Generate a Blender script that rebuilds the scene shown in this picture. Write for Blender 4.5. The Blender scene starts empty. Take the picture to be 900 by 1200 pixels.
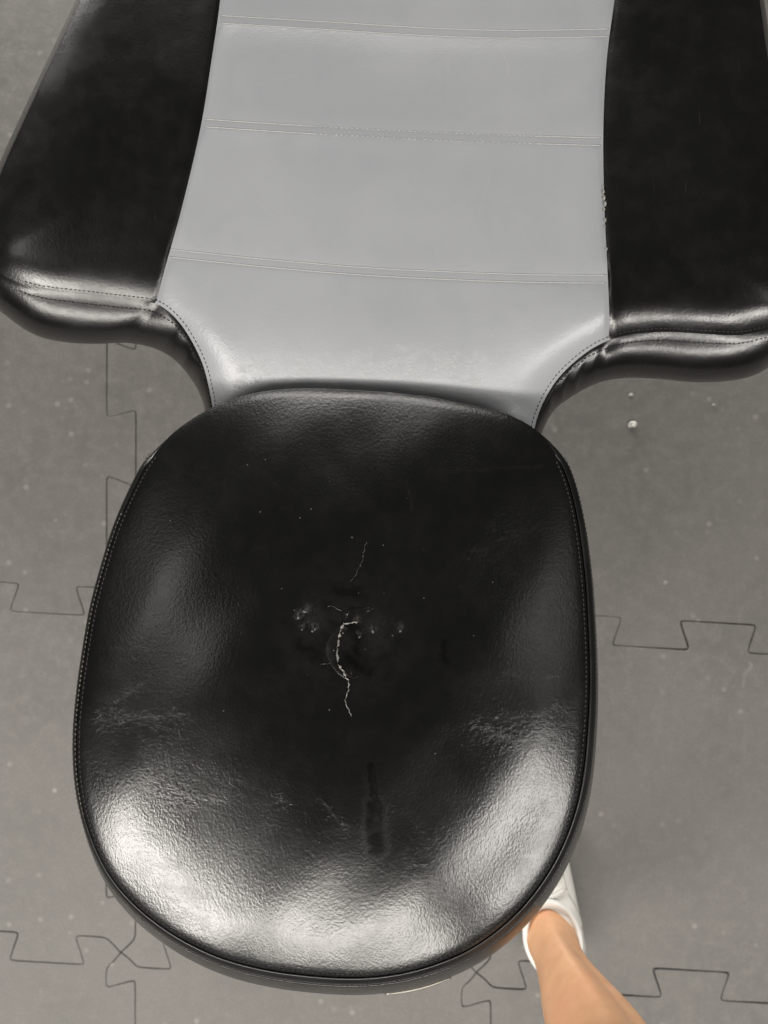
import bpy, bmesh, math, random
import numpy as np
from mathutils import Vector
from mathutils.geometry import delaunay_2d_cdt, tessellate_polygon

random.seed(7)
rng = np.random.default_rng(7)
S = bpy.context.scene
COL = S.collection
PI = math.pi

# ------------------------------------------------------------------ camera, world, lamps, exposure
CAM_H = 1.30            # the phone is held 1.3 m above the mat, looking down
F_PX = 900.0            # focal length in pixels of a 900 x 1200 photograph
cam_d = bpy.data.cameras.new('camera')
cam = bpy.data.objects.new('camera', cam_d)
COL.objects.link(cam)
cam.location = (0, 0, CAM_H)
cam.rotation_euler = (0, 0, 0)
cam_d.sensor_fit = 'VERTICAL'
cam_d.sensor_height = 36.0
cam_d.lens = 36.0 * F_PX / 1200.0
cam_d.clip_start = 0.02
cam_d.clip_end = 60
cam_d.dof.use_dof = True
cam_d.dof.focus_distance = 0.63
cam_d.dof.aperture_fstop = 7.5
S.camera = cam

w = bpy.data.worlds.new('World')
S.world = w
w.use_nodes = True
bg = w.node_tree.nodes['Background']
bg.inputs['Color'].default_value = (1.0, 0.96, 0.90, 1)
bg.inputs['Strength'].default_value = 0.06


def area_lamp(name, loc, sx, sy, radiance, color=(1, 1, 1), target=None):
    d = bpy.data.lights.new(name, 'AREA')
    d.shape = 'RECTANGLE'
    d.size = sx
    d.size_y = sy
    d.energy = radiance * PI * sx * sy
    d.color = color
    o = bpy.data.objects.new(name, d)
    COL.objects.link(o)
    o.location = loc
    if target is not None:
        o.rotation_euler = (Vector(target) - Vector(loc)).to_track_quat('-Z', 'Y').to_euler()
    return o


# ceiling panels of the room, behind the photographer and to the sides
area_lamp('ceiling_panel_lamp', (-1.80, -1.85, 2.70), 1.9, 0.8, 23.0, (1.0, 0.955, 0.89)).rotation_euler = (0, 0, math.radians(-40))
area_lamp('ceiling_panel_lamp', (0.0, -2.45, 2.70), 1.6, 0.8, 16.5, (1.0, 0.955, 0.89))
area_lamp('ceiling_panel_lamp', (1.78, -1.48, 2.70), 1.5, 0.6, 18.0, (1.0, 0.965, 0.91)).rotation_euler = (0, 0, math.radians(50))
area_lamp('ceiling_panel_lamp', (-2.00, 0.50, 2.70), 0.9, 0.9, 1.6, (1.0, 0.98, 0.92))
area_lamp('ceiling_panel_lamp', (2.10, 0.25, 2.70), 0.6, 0.7, 1.6, (1.0, 0.98, 0.92))
area_lamp('ceiling_panel_lamp', (-0.2, 3.9, 2.70), 2.6, 1.1, 10.0, (1.0, 0.97, 0.92))
area_lamp('leg_fill_lamp', (-0.9, 3.4, 0.52), 3.4, 0.95, 20.0, (1.0, 0.97, 0.93), (0.25, -0.6, 0.25))  # unseen fill lamp, added low under the pads to brighten the leg

vs = S.view_settings
vs.view_transform = 'Standard'
vs.look = 'None'
vs.exposure = 0.2
vs.gamma = 1.0
vs.use_curve_mapping = False
S.cycles.use_denoising = True
S.cycles.denoiser = 'OPENIMAGEDENOISE'
S.cycles.denoising_input_passes = 'RGB_ALBEDO_NORMAL'
S.cycles.denoising_prefilter = 'ACCURATE'
S.cycles.max_bounces = 6


# ------------------------------------------------------------------ helpers
def P(px, py, z):
    """the point at height z that lies at pixel (px, py) of the 900 x 1200 photograph"""
    k = (CAM_H - z) / F_PX
    return ((px - 450.0) * k, (600.0 - py) * k, z)


def Pn(pts, z):
    pts = np.asarray(pts, float)
    z = np.broadcast_to(np.asarray(z, float), (len(pts),))
    k = (CAM_H - z) / F_PX
    return np.stack([(pts[:, 0] - 450) * k, (600 - pts[:, 1]) * k, z], 1)


def catmull(pts, n_per=8, closed=False):
    pts = [np.asarray(p, float) for p in pts]
    n = len(pts)
    out = []
    rngi = range(n) if closed else range(n - 1)
    for i in rngi:
        if closed:
            p0, p1, p2, p3 = pts[(i - 1) % n], pts[i], pts[(i + 1) % n], pts[(i + 2) % n]
        else:
            p0, p1, p2, p3 = pts[max(i - 1, 0)], pts[i], pts[i + 1], pts[min(i + 2, n - 1)]
        for k in range(n_per):
            t = k / n_per
            out.append(0.5 * ((2 * p1) + (-p0 + p2) * t + (2 * p0 - 5 * p1 + 4 * p2 - p3) * t * t
                              + (-p0 + 3 * p1 - 3 * p2 + p3) * t ** 3))
    if not closed:
        out.append(pts[-1])
    return np.array(out)


def resample(pts, step, closed=False, n=None):
    pts = np.asarray(pts, float)
    if closed:
        pts = np.vstack([pts, pts[:1]])
    seg = np.linalg.norm(np.diff(pts[:, :2], axis=0), axis=1)
    s = np.concatenate([[0], np.cumsum(seg)])
    m = n if n else max(3, int(round(s[-1] / step)))
    t = np.linspace(0, s[-1], m, endpoint=not closed)
    return np.stack([np.interp(t, s, pts[:, k]) for k in range(pts.shape[1])], 1)


def seg_dist(q, a, b):
    ba = b - a
    L = np.maximum((ba ** 2).sum(1), 1e-12)
    best = np.full(len(q), 1e9)
    for i in range(len(a)):
        pa = q - a[i]
        h = np.clip(pa @ ba[i] / L[i], 0, 1)
        best = np.minimum(best, ((pa - h[:, None] * ba[i]) ** 2).sum(1))
    return np.sqrt(best)


def inside(q, poly):
    x, y = q[:, 0], q[:, 1]
    r = np.zeros(len(q), bool)
    n = len(poly)
    for i in range(n):
        x1, y1 = poly[i]
        x2, y2 = poly[(i + 1) % n]
        c = (y1 > y) != (y2 > y)
        with np.errstate(divide='ignore', invalid='ignore'):
            xi = (x2 - x1) * (y - y1) / (y2 - y1) + x1
        r ^= c & (x < xi)
    return r


def poly_dist(q, poly, closed=True):
    a = np.asarray(poly)[:, :2]
    b = np.roll(a, -1, 0)
    if not closed:
        a, b = a[:-1], a[1:]
    return seg_dist(np.asarray(q)[:, :2], a, b)


def normals2(poly, closed=True):
    """outward normals of a polyline (right or left set by signed area for closed ones)"""
    p = np.asarray(poly)[:, :2]
    if closed:
        t = np.roll(p, -1, 0) - np.roll(p, 1, 0)
    else:
        t = np.gradient(p, axis=0)
    t /= np.maximum(np.linalg.norm(t, axis=1), 1e-9)[:, None]
    n = np.stack([t[:, 1], -t[:, 0]], 1)
    if closed:
        x, y = p[:, 0], p[:, 1]
        if (x * np.roll(y, -1) - np.roll(x, -1) * y).sum() < 0:
            n = -n
    return n


def fill(poly, extra, step, margin=None):
    """constrained triangulation of a polygon (pixel units) with grid and extra points inside"""
    poly = np.asarray(poly, float)[:, :2]
    lo, hi = poly.min(0), poly.max(0)
    gx, gy = np.meshgrid(np.arange(lo[0], hi[0], step), np.arange(lo[1], hi[1], step * 0.866))
    gx = gx + (np.arange(gx.shape[0]) % 2)[:, None] * step * 0.5
    g = np.stack([gx.ravel(), gy.ravel()], 1)
    g = g[inside(g, poly)]
    d = poly_dist(g, poly)
    g = g[d > (margin or step * 0.6)]
    parts = [g]
    if extra is not None and len(extra):
        e = np.asarray(extra)[:, :2]
        e = e[inside(e, poly)]
        e = e[poly_dist(e, poly) > 1.2]
        cell = set(map(tuple, np.floor(e / (step * 0.7)).astype(int)))
        keep = np.array([tuple(c) not in cell for c in np.floor(g / (step * 0.7)).astype(int)])
        parts = [g[keep], e]
    pts = np.vstack([poly] + parts)
    n = len(poly)
    edges = [(i, (i + 1) % n) for i in range(n)]
    vco, _, fcs, _, _, _ = delaunay_2d_cdt([Vector(p) for p in pts], edges, [], 1, 1e-4)
    return np.array([tuple(v) for v in vco]), [tuple(f) for f in fcs]


def mesh_obj(name, verts, faces, mat=None, parent=None, smooth=True, **props):
    me = bpy.data.meshes.new(name)
    me.from_pydata([tuple(map(float, v)) for v in verts], [], [tuple(f) for f in faces])
    bm = bmesh.new()
    bm.from_mesh(me)
    bmesh.ops.recalc_face_normals(bm, faces=bm.faces)
    bm.to_mesh(me)
    bm.free()
    if smooth:
        me.polygons.foreach_set('use_smooth', [True] * len(me.polygons))
    me.update()
    o = bpy.data.objects.new(name, me)
    COL.objects.link(o)
    if mat:
        me.materials.append(mat)
    if parent:
        o.parent = parent
        o.matrix_parent_inverse = parent.matrix_world.inverted()
    for k, v in props.items():
        o[k] = v
    return o


def up_mesh(name, verts, faces, mat, parent, **props):
    """open height sheet: faces all turned upward"""
    v = np.asarray(verts)
    ff = []
    for f in faces:
        a, b, c = v[f[0]], v[f[1]], v[f[2]]
        nz = (b[0] - a[0]) * (c[1] - a[1]) - (b[1] - a[1]) * (c[0] - a[0])
        ff.append(tuple(f) if nz > 0 else tuple(reversed(f)))
    me = bpy.data.meshes.new(name)
    me.from_pydata([tuple(map(float, p)) for p in v], [], ff)
    me.polygons.foreach_set('use_smooth', [True] * len(me.polygons))
    me.materials.append(mat)
    me.update()
    o = bpy.data.objects.new(name, me)
    COL.objects.link(o)
    if parent:
        o.parent = parent
        o.matrix_parent_inverse = parent.matrix_world.inverted()
    for k, val in props.items():
        o[k] = val
    return o


def loft(rings, closed=True, cap_start=False, cap_end=False):
    n = len(rings[0])
    verts = [tuple(p) for r in rings for p in r]
    faces = []
    for i in range(len(rings) - 1):
        for j in range(n if closed else n - 1):
            k = (j + 1) % n
            faces.append((i * n + j, i * n + k, (i + 1) * n + k, (i + 1) * n + j))
    if cap_start:
        faces.append(tuple(range(n)))
    if cap_end:
        faces.append(tuple((len(rings) - 1) * n + j for j in range(n)))
    return verts, faces


def tube(path, r, closed=False, sides=8):
    path = np.asarray(path, float)
    t = (np.roll(path, -1, 0) - np.roll(path, 1, 0)) if closed else np.gradient(path, axis=0)
    t /= np.maximum(np.linalg.norm(t, axis=1), 1e-9)[:, None]
    up = np.array([0, 0, 1.0])
    rr = np.broadcast_to(np.asarray(r, float), (len(path),))
    verts, n = [], len(path)
    for i in range(n):
        a = np.cross(t[i], up)
        a /= max(np.linalg.norm(a), 1e-9)
        b = np.cross(a, t[i])
        for k in range(sides):
            an = 2 * PI * k / sides
            verts.append(path[i] + rr[i] * (math.cos(an) * a + math.sin(an) * b))
    faces = []
    for i in range(n if closed else n - 1):
        i2 = (i + 1) % n
        for k in range(sides):
            k2 = (k + 1) % sides
            faces.append((i * sides + k, i * sides + k2, i2 * sides + k2, i2 * sides + k))
    if not closed:
        faces.append(tuple(range(sides)))
        faces.append(tuple((n - 1) * sides + k for k in range(sides)))
    return verts, faces


def stitches(path, length=0.0029, gap=0.0013, width=0.0010, height=0.0007, closed=False, keep=1.0, jit=0.12):
    """thread stitches along a world path: small rounded lozenges, one mesh"""
    path = np.asarray(path, float)
    if closed:
        path = np.vstack([path, path[:1]])
    seg = np.linalg.norm(np.diff(path, axis=0), axis=1)
    s = np.concatenate([[0], np.cumsum(seg)])
    pos = np.arange(length, s[-1] - length, length + gap)
    V, Fc = [], []
    for q in pos:
        if random.random() > keep:
            continue
        q += random.uniform(-jit, jit) * gap
        a = np.array([np.interp(q - length / 2, s, path[:, k]) for k in range(3)])
        b = np.array([np.interp(q + length / 2, s, path[:, k]) for k in range(3)])
        t = (b - a) / max(np.linalg.norm(b - a), 1e-9)
        side = np.cross(t, (0, 0, 1.0))
        side /= max(np.linalg.norm(side), 1e-9)
        up = np.cross(side, t)
        m0, m1 = a + 0.25 * (b - a), a + 0.75 * (b - a)
        base = len(V)
        V += [a - up * height * .3]
        for m in (m0, m1):
            V += [m + side * width / 2, m + up * height, m - side * width / 2, m - up * height * .4]
        V += [b - up * height * .3]
        for k in range(4):
            k2 = (k + 1) % 4
            Fc += [(base, base + 1 + k, base + 1 + k2), (base + 1 + k, base + 5 + k, base + 5 + k2, base + 1 + k2),
                   (base + 5 + k, base + 9, base + 5 + k2)]
    return V, Fc


def join(*vf):
    V, Fc = [], []
    for v, f in vf:
        b = len(V)
        V += list(v)
        Fc += [tuple(i + b for i in q) for q in f]
    return V, Fc


def empty(name, loc, label, cat, **props):
    o = bpy.data.objects.new(name, None)
    COL.objects.link(o)
    o.location = loc
    o['label'] = label
    o['category'] = cat
    for k, v in props.items():
        o[k] = v
    bpy.context.view_layer.update()
    return o


# ------------------------------------------------------------------ node helper
class NT:
    def __init__(self, name):
        self.m = bpy.data.materials.new(name)
        self.m.use_nodes = True
        self.t = self.m.node_tree
        self.b = self.t.nodes['Principled BSDF']
        g = self.t.nodes.new('ShaderNodeNewGeometry')
        self.pos = g.outputs['Position']
        tc = self.t.nodes.new('ShaderNodeTexCoord')
        self.obj = tc.outputs['Object']

    def put(self, sock, v):
        if hasattr(v, 'is_output'):
            self.t.links.new(v, sock)
        elif isinstance(v, (tuple, list)) and sock.type == 'RGBA' and len(v) == 3:
            sock.default_value = (*v, 1)
        else:
            sock.default_value = v

    def math(self, op, a, b=0.0, clamp=False):
        n = self.t.nodes.new('ShaderNodeMath')
        n.operation = op
        n.use_clamp = clamp
        self.put(n.inputs[0], a)
        self.put(n.inputs[1], b)
        return n.outputs[0]

    def vm(self, op, a, b=None, scale=None):
        n = self.t.nodes.new('ShaderNodeVectorMath')
        n.operation = op
        self.put(n.inputs[0], a)
        if b is not None:
            self.put(n.inputs[1], b)
        if scale is not None:
            self.put(n.inputs['Scale'], scale)
        return n.outputs['Value'] if op in ('DOT_PRODUCT', 'LENGTH', 'DISTANCE') else n.outputs['Vector']

    def noise(self, vec, scale, detail=3.0, rough=0.5, dist=0.0, color=False):
        n = self.t.nodes.new('ShaderNodeTexNoise')
        self.put(n.inputs['Vector'], vec)
        n.inputs['Scale'].default_value = scale
        n.inputs['Detail'].default_value = detail
        n.inputs['Roughness'].default_value = rough
        n.inputs['Distortion'].default_value = dist
        return n.outputs['Color'] if color else n.outputs['Fac']

    def voro(self, vec, scale, feature='F1', rand=1.0):
        n = self.t.nodes.new('ShaderNodeTexVoronoi')
        n.feature = feature
        self.put(n.inputs['Vector'], vec)
        n.inputs['Scale'].default_value = scale
        n.inputs['Randomness'].default_value = rand
        return n.outputs['Distance'], n.outputs.get('Color')

    def ramp(self, v, a, b, lo=0.0, hi=1.0, smooth=True):
        n = self.t.nodes.new('ShaderNodeMapRange')
        n.interpolation_type = 'SMOOTHSTEP' if smooth else 'LINEAR'
        self.put(n.inputs['Value'], v)
        n.inputs['From Min'].default_value = a
        n.inputs['From Max'].default_value = b
        n.inputs['To Min'].default_value = lo
        n.inputs['To Max'].default_value = hi
        return n.outputs['Result']

    def mix(self, f, a, b):
        n = self.t.nodes.new('ShaderNodeMix')
        n.data_type = 'RGBA'
        self.put(n.inputs[0], f)
        self.put(n.inputs[6], a)
        self.put(n.inputs[7], b)
        return n.outputs[2]

    def bump(self, h, dist, strength=1.0, normal=None):
        n = self.t.nodes.new('ShaderNodeBump')
        n.inputs['Strength'].default_value = strength
        n.inputs['Distance'].default_value = dist
        self.put(n.inputs['Height'], h)
        if normal is not None:
            self.put(n.inputs['Normal'], normal)
        return n.outputs['Normal']

    def mapping(self, vec, scale=(1, 1, 1), rot=(0, 0, 0), loc=(0, 0, 0)):
        n = self.t.nodes.new('ShaderNodeMapping')
        self.put(n.inputs['Vector'], vec)
        n.inputs['Scale'].default_value = scale
        n.inputs['Rotation'].default_value = rot
        n.inputs['Location'].default_value = loc
        return n.outputs['Vector']

    def flat(self):
        return self.vm('MULTIPLY', self.pos, (1, 1, 0))

    def wobble(self, vec, scale, amp, detail=3):
        c = self.noise(vec, scale, detail, .55, color=True)
        c = self.vm('SUBTRACT', c, (0.5, 0.5, 0.5))
        c = self.vm('MULTIPLY', c, (amp, amp, 0))
        return self.vm('ADD', vec, c)

    def seg(self, vec, a, b):
        """distance from a point to the segment a-b (x, y)"""
        a = Vector((a[0], a[1], 0))
        b = Vector((b[0], b[1], 0))
        ba = b - a
        pa = self.vm('SUBTRACT', vec, tuple(a))
        h = self.math('MULTIPLY', self.vm('DOT_PRODUCT', pa, tuple(ba)), 1.0 / max(ba.length_squared, 1e-9), clamp=True)
        v = self.vm('SCALE', tuple(ba), scale=h)
        return self.vm('DISTANCE', pa, v)

    def set(self, **kw):
        names = dict(color='Base Color', rough='Roughness', spec='Specular IOR Level', normal='Normal', metal='Metallic',
                     coat='Coat Weight', coat_rough='Coat Roughness', sss='Subsurface Weight', sheen='Sheen Weight')
        for k, v in kw.items():
            self.put(self.b.inputs[names[k]], v)
        return self.m


# ------------------------------------------------------------------ materials
def leather_grain(n, vec, amount=1.0, cell=640):
    v1 = n.wobble(vec, 300, 0.0016, 2)
    st = n.mapping(v1, (1.0, 0.72, 1.0), (0, 0, 0.5))
    d1, _ = n.voro(st, cell, 'SMOOTH_F1')
    d2, _ = n.voro(st, cell * 0.45, 'F1')
    nz = n.noise(vec, 900, 3, .6)
    h = n.math('ADD', n.math('MULTIPLY', d1, 0.75), n.math('MULTIPLY', d2, 0.22))
    h = n.math('ADD', h, n.math('MULTIPLY', nz, 0.45))
    return n.math('MULTIPLY', h, amount)


def Q(px, py, z=0.672):
    p = P(px, py, z)
    return (p[0], p[1])


def mat_seat():
    n = NT('worn black leather')
    f = n.flat()
    big = n.noise(f, 9, 3, .55)
    mid = n.noise(f, 45, 4, .6)
    grain = leather_grain(n, f, 1.0)
    # smaller crow's-feet wrinkles, stretched across the pad
    wr = n.noise(n.mapping(n.wobble(f, 60, .012), (1.0, 2.4, 1), (0, 0, -0.55)), 150, 4, .65, .6)
    wr = n.math('ABSOLUTE', n.math('SUBTRACT', wr, 0.5))
    wr = n.ramp(wr, 0.0, 0.10, 0.0, 1.0)
    wmask = n.ramp(n.noise(f, 14, 2, .5), 0.38, 0.66)
    # long creases, where the photograph shows them
    fw = n.wobble(f, 70, 0.010, 4)
    creases = [((98, 858), (175, 850), 2.2, .7), ((118, 835), (160, 805), 2.0, .5), ((150, 852), (215, 846), 2, .5),
               ((560, 858), (612, 882), 3.0, .9), ((600, 880), (655, 876), 2.5, .6), ((575, 850), (640, 852), 2, .4),
               ((165, 925), (225, 948), 2.2, .7), ((225, 948), (275, 935), 2.2, .5), ((375, 940), (402, 968), 2.2, .6),
               ((600, 800), (668, 805), 2.0, .45), ((560, 650), (640, 622), 2.0, .25), ((110, 770), (180, 768), 2.2, .3),
               ((240, 905), (330, 940), 2.5, .4), ((655, 540), (520, 548), 2.0, .2), ((478, 560), (486, 600), 2, .3)]
    cr = crw = None
    fw = n.wobble(fw, 300, .005, 3)
    k = (CAM_H - .672) / F_PX
    for a, b, wd, s in creases:
        d = n.seg(fw, Q(*a), Q(*b))
        v = n.ramp(d, 0.0, wd * 1.6 * k, s, 0.0)
        cr = v if cr is None else n.math('MAXIMUM', cr, v)
        v = n.ramp(d, 0.0, 20 * k, s, 0.0)
        crw = v if crw is None else n.math('MAXIMUM', crw, v)
    cr = n.math('MULTIPLY', cr, n.ramp(n.noise(f, 110, 4, .65), .38, .62, .1, .75))
    # smears: damp, dull streak and dark chips round the tear
    f2 = n.wobble(n.wobble(f, 45, 0.012, 2), 260, 0.006, 3)
    f3 = n.wobble(n.wobble(f, 70, 0.016, 3), 300, 0.010, 4)
    smear = n.ramp(n.seg(f2, Q(434, 900), Q(441, 945)), 3 * k, 9 * k, 1, 0)
    smear = n.math('MAXIMUM', smear, n.ramp(n.seg(f2, Q(440, 950), Q(440, 998)), 6 * k, 19 * k, 1, 0))
    smear = n.math('MAXIMUM', smear, n.ramp(n.seg(f2, Q(415, 855), Q(432, 920)), 2 * k, 14 * k, .45, 0))
    smear = n.math('MULTIPLY', smear, n.ramp(n.noise(f, 90, 2, .5), .30, .55, .85, 1.0))
    chips = None
    for a, b, r in [((388, 694), (414, 700), 14), ((404, 778), (432, 792), 16), ((413, 742), (421, 775), 12), ((345, 758), (372, 775), 17), ((522, 760), (526, 780), 11)]:
        v = n.ramp(n.seg(f3, Q(*a), Q(*b)), 1 * k, r * 1.1 * k, 1, 0)
        chips = v if chips is None else n.math('MAXIMUM', chips, v)
    matte = n.math('MAXIMUM', smear, n.math('MULTIPLY', chips, .9))
    # soft smudges of pale dust either side of the split
    dust = None
    for a, r, st in [((356, 719), 8, 1), ((348, 725), 9, .9), ((354, 738), 7, .7), ((367, 740), 8, .8), ((437, 741), 8, .7), ((420, 747), 7, .6), ((469, 740), 7, .6), ((418, 729), 6, .7), ((402, 742), 5, .6),
                     ((360, 728), 26, .18), ((440, 742), 34, .12)]:
        v = n.ramp(n.vm('DISTANCE', fw, (*Q(*a), 0)), 1 * k, r * k, st, 0)
        dust = v if dust is None else n.math('MAXIMUM', dust, v)
    dust = n.math('MULTIPLY', dust, n.ramp(n.noise(f, 420, 3, .7), .36, .62))
    film = n.math('MULTIPLY', n.ramp(n.vm('DISTANCE', fw, (*Q(402, 748), 0)), 25 * k, 120 * k, 1, 0), n.ramp(n.noise(f, 60, 4, .65), .34, .62))
    # pale scuffs and dust specks
    sp, spc = n.voro(f, 95)
    sep = n.t.nodes.new('ShaderNodeSeparateColor')
    n.t.links.new(spc, sep.inputs[0])
    spk = n.math('MULTIPLY', n.ramp(sp, 0.015, 0.065, 1, 0), n.ramp(sep.outputs[0], 0.90, 0.97))
    scuff = n.math('MULTIPLY', n.ramp(n.noise(n.mapping(f, (1, .25, 1), (0, 0, .6)), 260, 3, .7), .66, .78), n.ramp(big, .5, .66))
    col = n.mix(n.ramp(mid, .35, .7), (0.0020, 0.0020, 0.0022), (0.0032, 0.0032, 0.0031))
    col = n.mix(n.math('MULTIPLY', cr, .30), col, (0.10, 0.095, 0.085))
    col = n.mix(n.math('MULTIPLY', scuff, .10), col, (0.12, 0.115, 0.105))
    col = n.mix(n.math('MULTIPLY', spk, .55), col, (0.30, 0.29, 0.27))
    col = n.mix(n.math('MULTIPLY', film, .025), col, (0.17, 0.165, 0.155))
    col = n.mix(n.math('MULTIPLY', chips, .6), col, (0.0012, 0.0012, 0.0012))
    col = n.mix(n.math('MULTIPLY', dust, .28), col, (0.17, 0.165, 0.155))
    rough = n.math('ADD', n.ramp(big, .3, .7, .20, .25), n.math('MULTIPLY', n.ramp(mid, .4, .7), .025))
    rough = n.math('ADD', rough, n.math('MULTIPLY', matte, .16))
    spec = n.math('SUBTRACT', n.ramp(mid, .3, .7, .74, .68), n.math('MULTIPLY', matte, .62))
    h = n.math('ADD', grain, n.math('MULTIPLY', wr, n.math('ADD', n.math('MULTIPLY', wmask, .15), n.math('MULTIPLY', crw, .26))))
    h = n.math('SUBTRACT', h, n.math('MULTIPLY', cr, .9))
    h = n.math('ADD', h, n.math('MULTIPLY', n.noise(f, 70, 3, .6), .05))
    nr = n.bump(h, 0.00021, 0.55)
    return n.set(color=col, rough=rough, spec=spec, normal=nr)


def mat_black(name='smooth black leather', rough0=.235, grain_amt=.55, wrinkle=.5):
    n = NT(name)
    f = n.pos
    big = n.noise(f, 8, 3, .55)
    mid = n.noise(f, 40, 4, .6)
    g = leather_grain(n, f, grain_amt, 620)
    h = n.math('ADD', g, n.math('MULTIPLY', n.noise(f, 55, 4, .6, .3), wrinkle * 1.6))
    scr = n.noise(n.mapping(n.wobble(f, 20, .02), (1, .08, 1), (0, 0, .9)), 220, 2, .5)
    scr = n.math('MULTIPLY', n.ramp(scr, .70, .78), n.ramp(big, .52, .66))
    col = n.mix(n.ramp(mid, .35, .7), (0.0022, 0.0022, 0.0024), (0.0042, 0.0041, 0.0039))
    col = n.mix(n.math('MULTIPLY', scr, .12), col, (.15, .14, .13))
    rough = n.math('ADD', n.ramp(big, .3, .7, rough0 - .02, rough0 + .07), n.math('MULTIPLY', n.ramp(mid, .4, .7), .05))
    return n.set(color=col, rough=rough, spec=n.ramp(mid, .3, .7, .74, .66), normal=n.bump(h, .0003, .5))


def mat_grey():
    n = NT('silver grey leather')
    f = n.pos
    big = n.noise(f, 7, 3, .55)
    mid = n.noise(f, 38, 4, .6)
    fine = n.noise(f, 500, 3, .6)
    fl = n.flat()
    fw = n.wobble(fl, 60, .006, 3)
    k = .7 / F_PX
    zz = .598
    scr = None
    for a, b, wd, s in [((586, 50), (596, 88), 1.3, .5), ((526, 65), (524, 108), 1.2, .22), ((555, 135), (690, 108), 1.5, .16),
                        ((300, 235), (322, 255), 1.3, .35), ((278, 245), (292, 244), 1.3, .3), ((560, 250), (575, 205), 1.3, .25),
                        ((610, 235), (625, 230), 1.2, .2), ((300, 98), (350, 88), 1.2, .25), ((440, 430), (520, 400), 1.6, .3)]:
        v = n.ramp(n.seg(fw, Q(*a, zz), Q(*b, zz)), 0, wd * 1.6 * k, s, 0)
        scr = v if scr is None else n.math('MAXIMUM', scr, v)
    # scuffed, crackled finish by the seat
    crk = n.math('ABSOLUTE', n.math('SUBTRACT', n.noise(n.mapping(n.wobble(fl, 50, .01), (1, 1.8, 1), (0, 0, .7)), 190, 4, .7, .5), .5))
    crk = n.ramp(crk, 0, .05, 1, 0)
    near = n.ramp(n.seg(n.wobble(fl, 25, .03), Q(300, 448, .585), Q(545, 438, .585)), .005, .035, 1, 0)
    crk = n.math('MULTIPLY', n.math('MULTIPLY', crk, near), n.ramp(n.noise(f, 55, 4, .65), .42, .60))
    col = n.mix(n.ramp(big, .3, .7), (.338, .350, .372), (.362, .374, .394))
    col = n.mix(n.ramp(mid, .45, .75, 0, .25), col, (.300, .316, .346))
    col = n.mix(n.math('MULTIPLY', scr, .42), col, (.46, .455, .44))
    col = n.mix(n.math('MULTIPLY', crk, .45), col, (.55, .54, .50))
    h = n.math('ADD', n.math('MULTIPLY', fine, .35), n.math('MULTIPLY', n.noise(f, 60, 4, .6), 1.1))
    h = n.math('ADD', h, n.math('MULTIPLY', crk, .6))
    h = n.math('ADD', h, n.math('MULTIPLY', n.noise(f, 14, 3, .5), 4.0))
    gv, _ = n.voro(n.wobble(f, 300, .0014, 2), 480, 'SMOOTH_F1')
    h = n.math('ADD', h, n.math('MULTIPLY', gv, .5))
    return n.set(color=col, rough=n.ramp(big, .3, .7, .28, .38), spec=.6, normal=n.bump(h, .0004, .45))


def mat_plain(name, color, rough=.5, spec=.4, metal=0.0, vary=.15, scale=60, bump=.0002):
    n = NT(name)
    v = n.noise(n.pos, scale, 4, .6)
    dark = tuple(c * (1 - vary) for c in color)
    lite = tuple(min(1, c * (1 + vary)) for c in color)
    return n.set(color=n.mix(n.ramp(v, .3, .7), dark, lite), rough=n.ramp(v, .3, .7, max(.02, rough - .06), rough + .06), spec=spec,
                 metal=metal, normal=n.bump(n.noise(n.pos, scale * 6, 3, .6), bump, .5))


def mat_rubber():
    n = NT('grey rubber mat')
    f = n.pos
    oi = n.t.nodes.new('ShaderNodeObjectInfo')
    big = n.noise(f, 5.5, 5, .65)
    mid = n.noise(f, 42, 5, .7)
    fine = n.noise(f, 260, 3, .65)
    gr = n.noise(f, 900, 2, .6)
    col = n.mix(n.ramp(big, .32, .68), (.117, .112, .105), (.148, .141, .132))
    col = n.mix(n.ramp(mid, .38, .70, 0, .8), col, (.186, .178, .167))
    col = n.mix(n.ramp(fine, .3, .75, .5, 0), col, (.100, .094, .087))
    col = n.mix(n.math('MULTIPLY', oi.outputs['Random'], .22), col, (.100, .094, .088))
    sp, spc = n.voro(f, 38)
    sep = n.t.nodes.new('ShaderNodeSeparateColor')
    n.t.links.new(spc, sep.inputs[0])
    spk = n.math('MULTIPLY', n.ramp(n.math('ADD', sp, n.math('MULTIPLY', n.math('SUBTRACT', fine, .5), .16)), .05, .26, 1, 0), n.ramp(sep.outputs[0], .66, .95))
    sp2, spc2 = n.voro(f, 17)
    sep2 = n.t.nodes.new('ShaderNodeSeparateColor')
    n.t.links.new(spc2, sep2.inputs[0])
    spk2 = n.math('MULTIPLY', n.ramp(n.math('ADD', sp2, n.math('MULTIPLY', n.math('SUBTRACT', fine, .5), .12)), .02, .10, 1, 0), n.ramp(sep2.outputs[1], .80, .9))
    scf = n.noise(n.mapping(n.wobble(f, 8, .08), (1, .16, 1), (0, 0, 1.15)), 70, 3, .65)
    scf = n.math('MULTIPLY', n.ramp(scf, .66, .76), n.ramp(n.noise(f, 6, 2), .5, .64))
    col = n.mix(n.math('MULTIPLY', spk, .34), col, (.34, .33, .30))
    col = n.mix(n.math('MULTIPLY', spk2, .55), col, (.38, .37, .34))
    col = n.mix(n.math('MULTIPLY', scf, .28), col, (.30, .29, .27))
    h = n.math('ADD', n.math('MULTIPLY', gr, .6), n.math('MULTIPLY', fine, .8))
    h = n.math('ADD', h, n.math('MULTIPLY', n.noise(f, 40, 3), 1.2))
    return n.set(color=col, rough=n.ramp(mid, .3, .7, .52, .66), spec=.35, normal=n.bump(h, .0007, .6))


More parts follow.
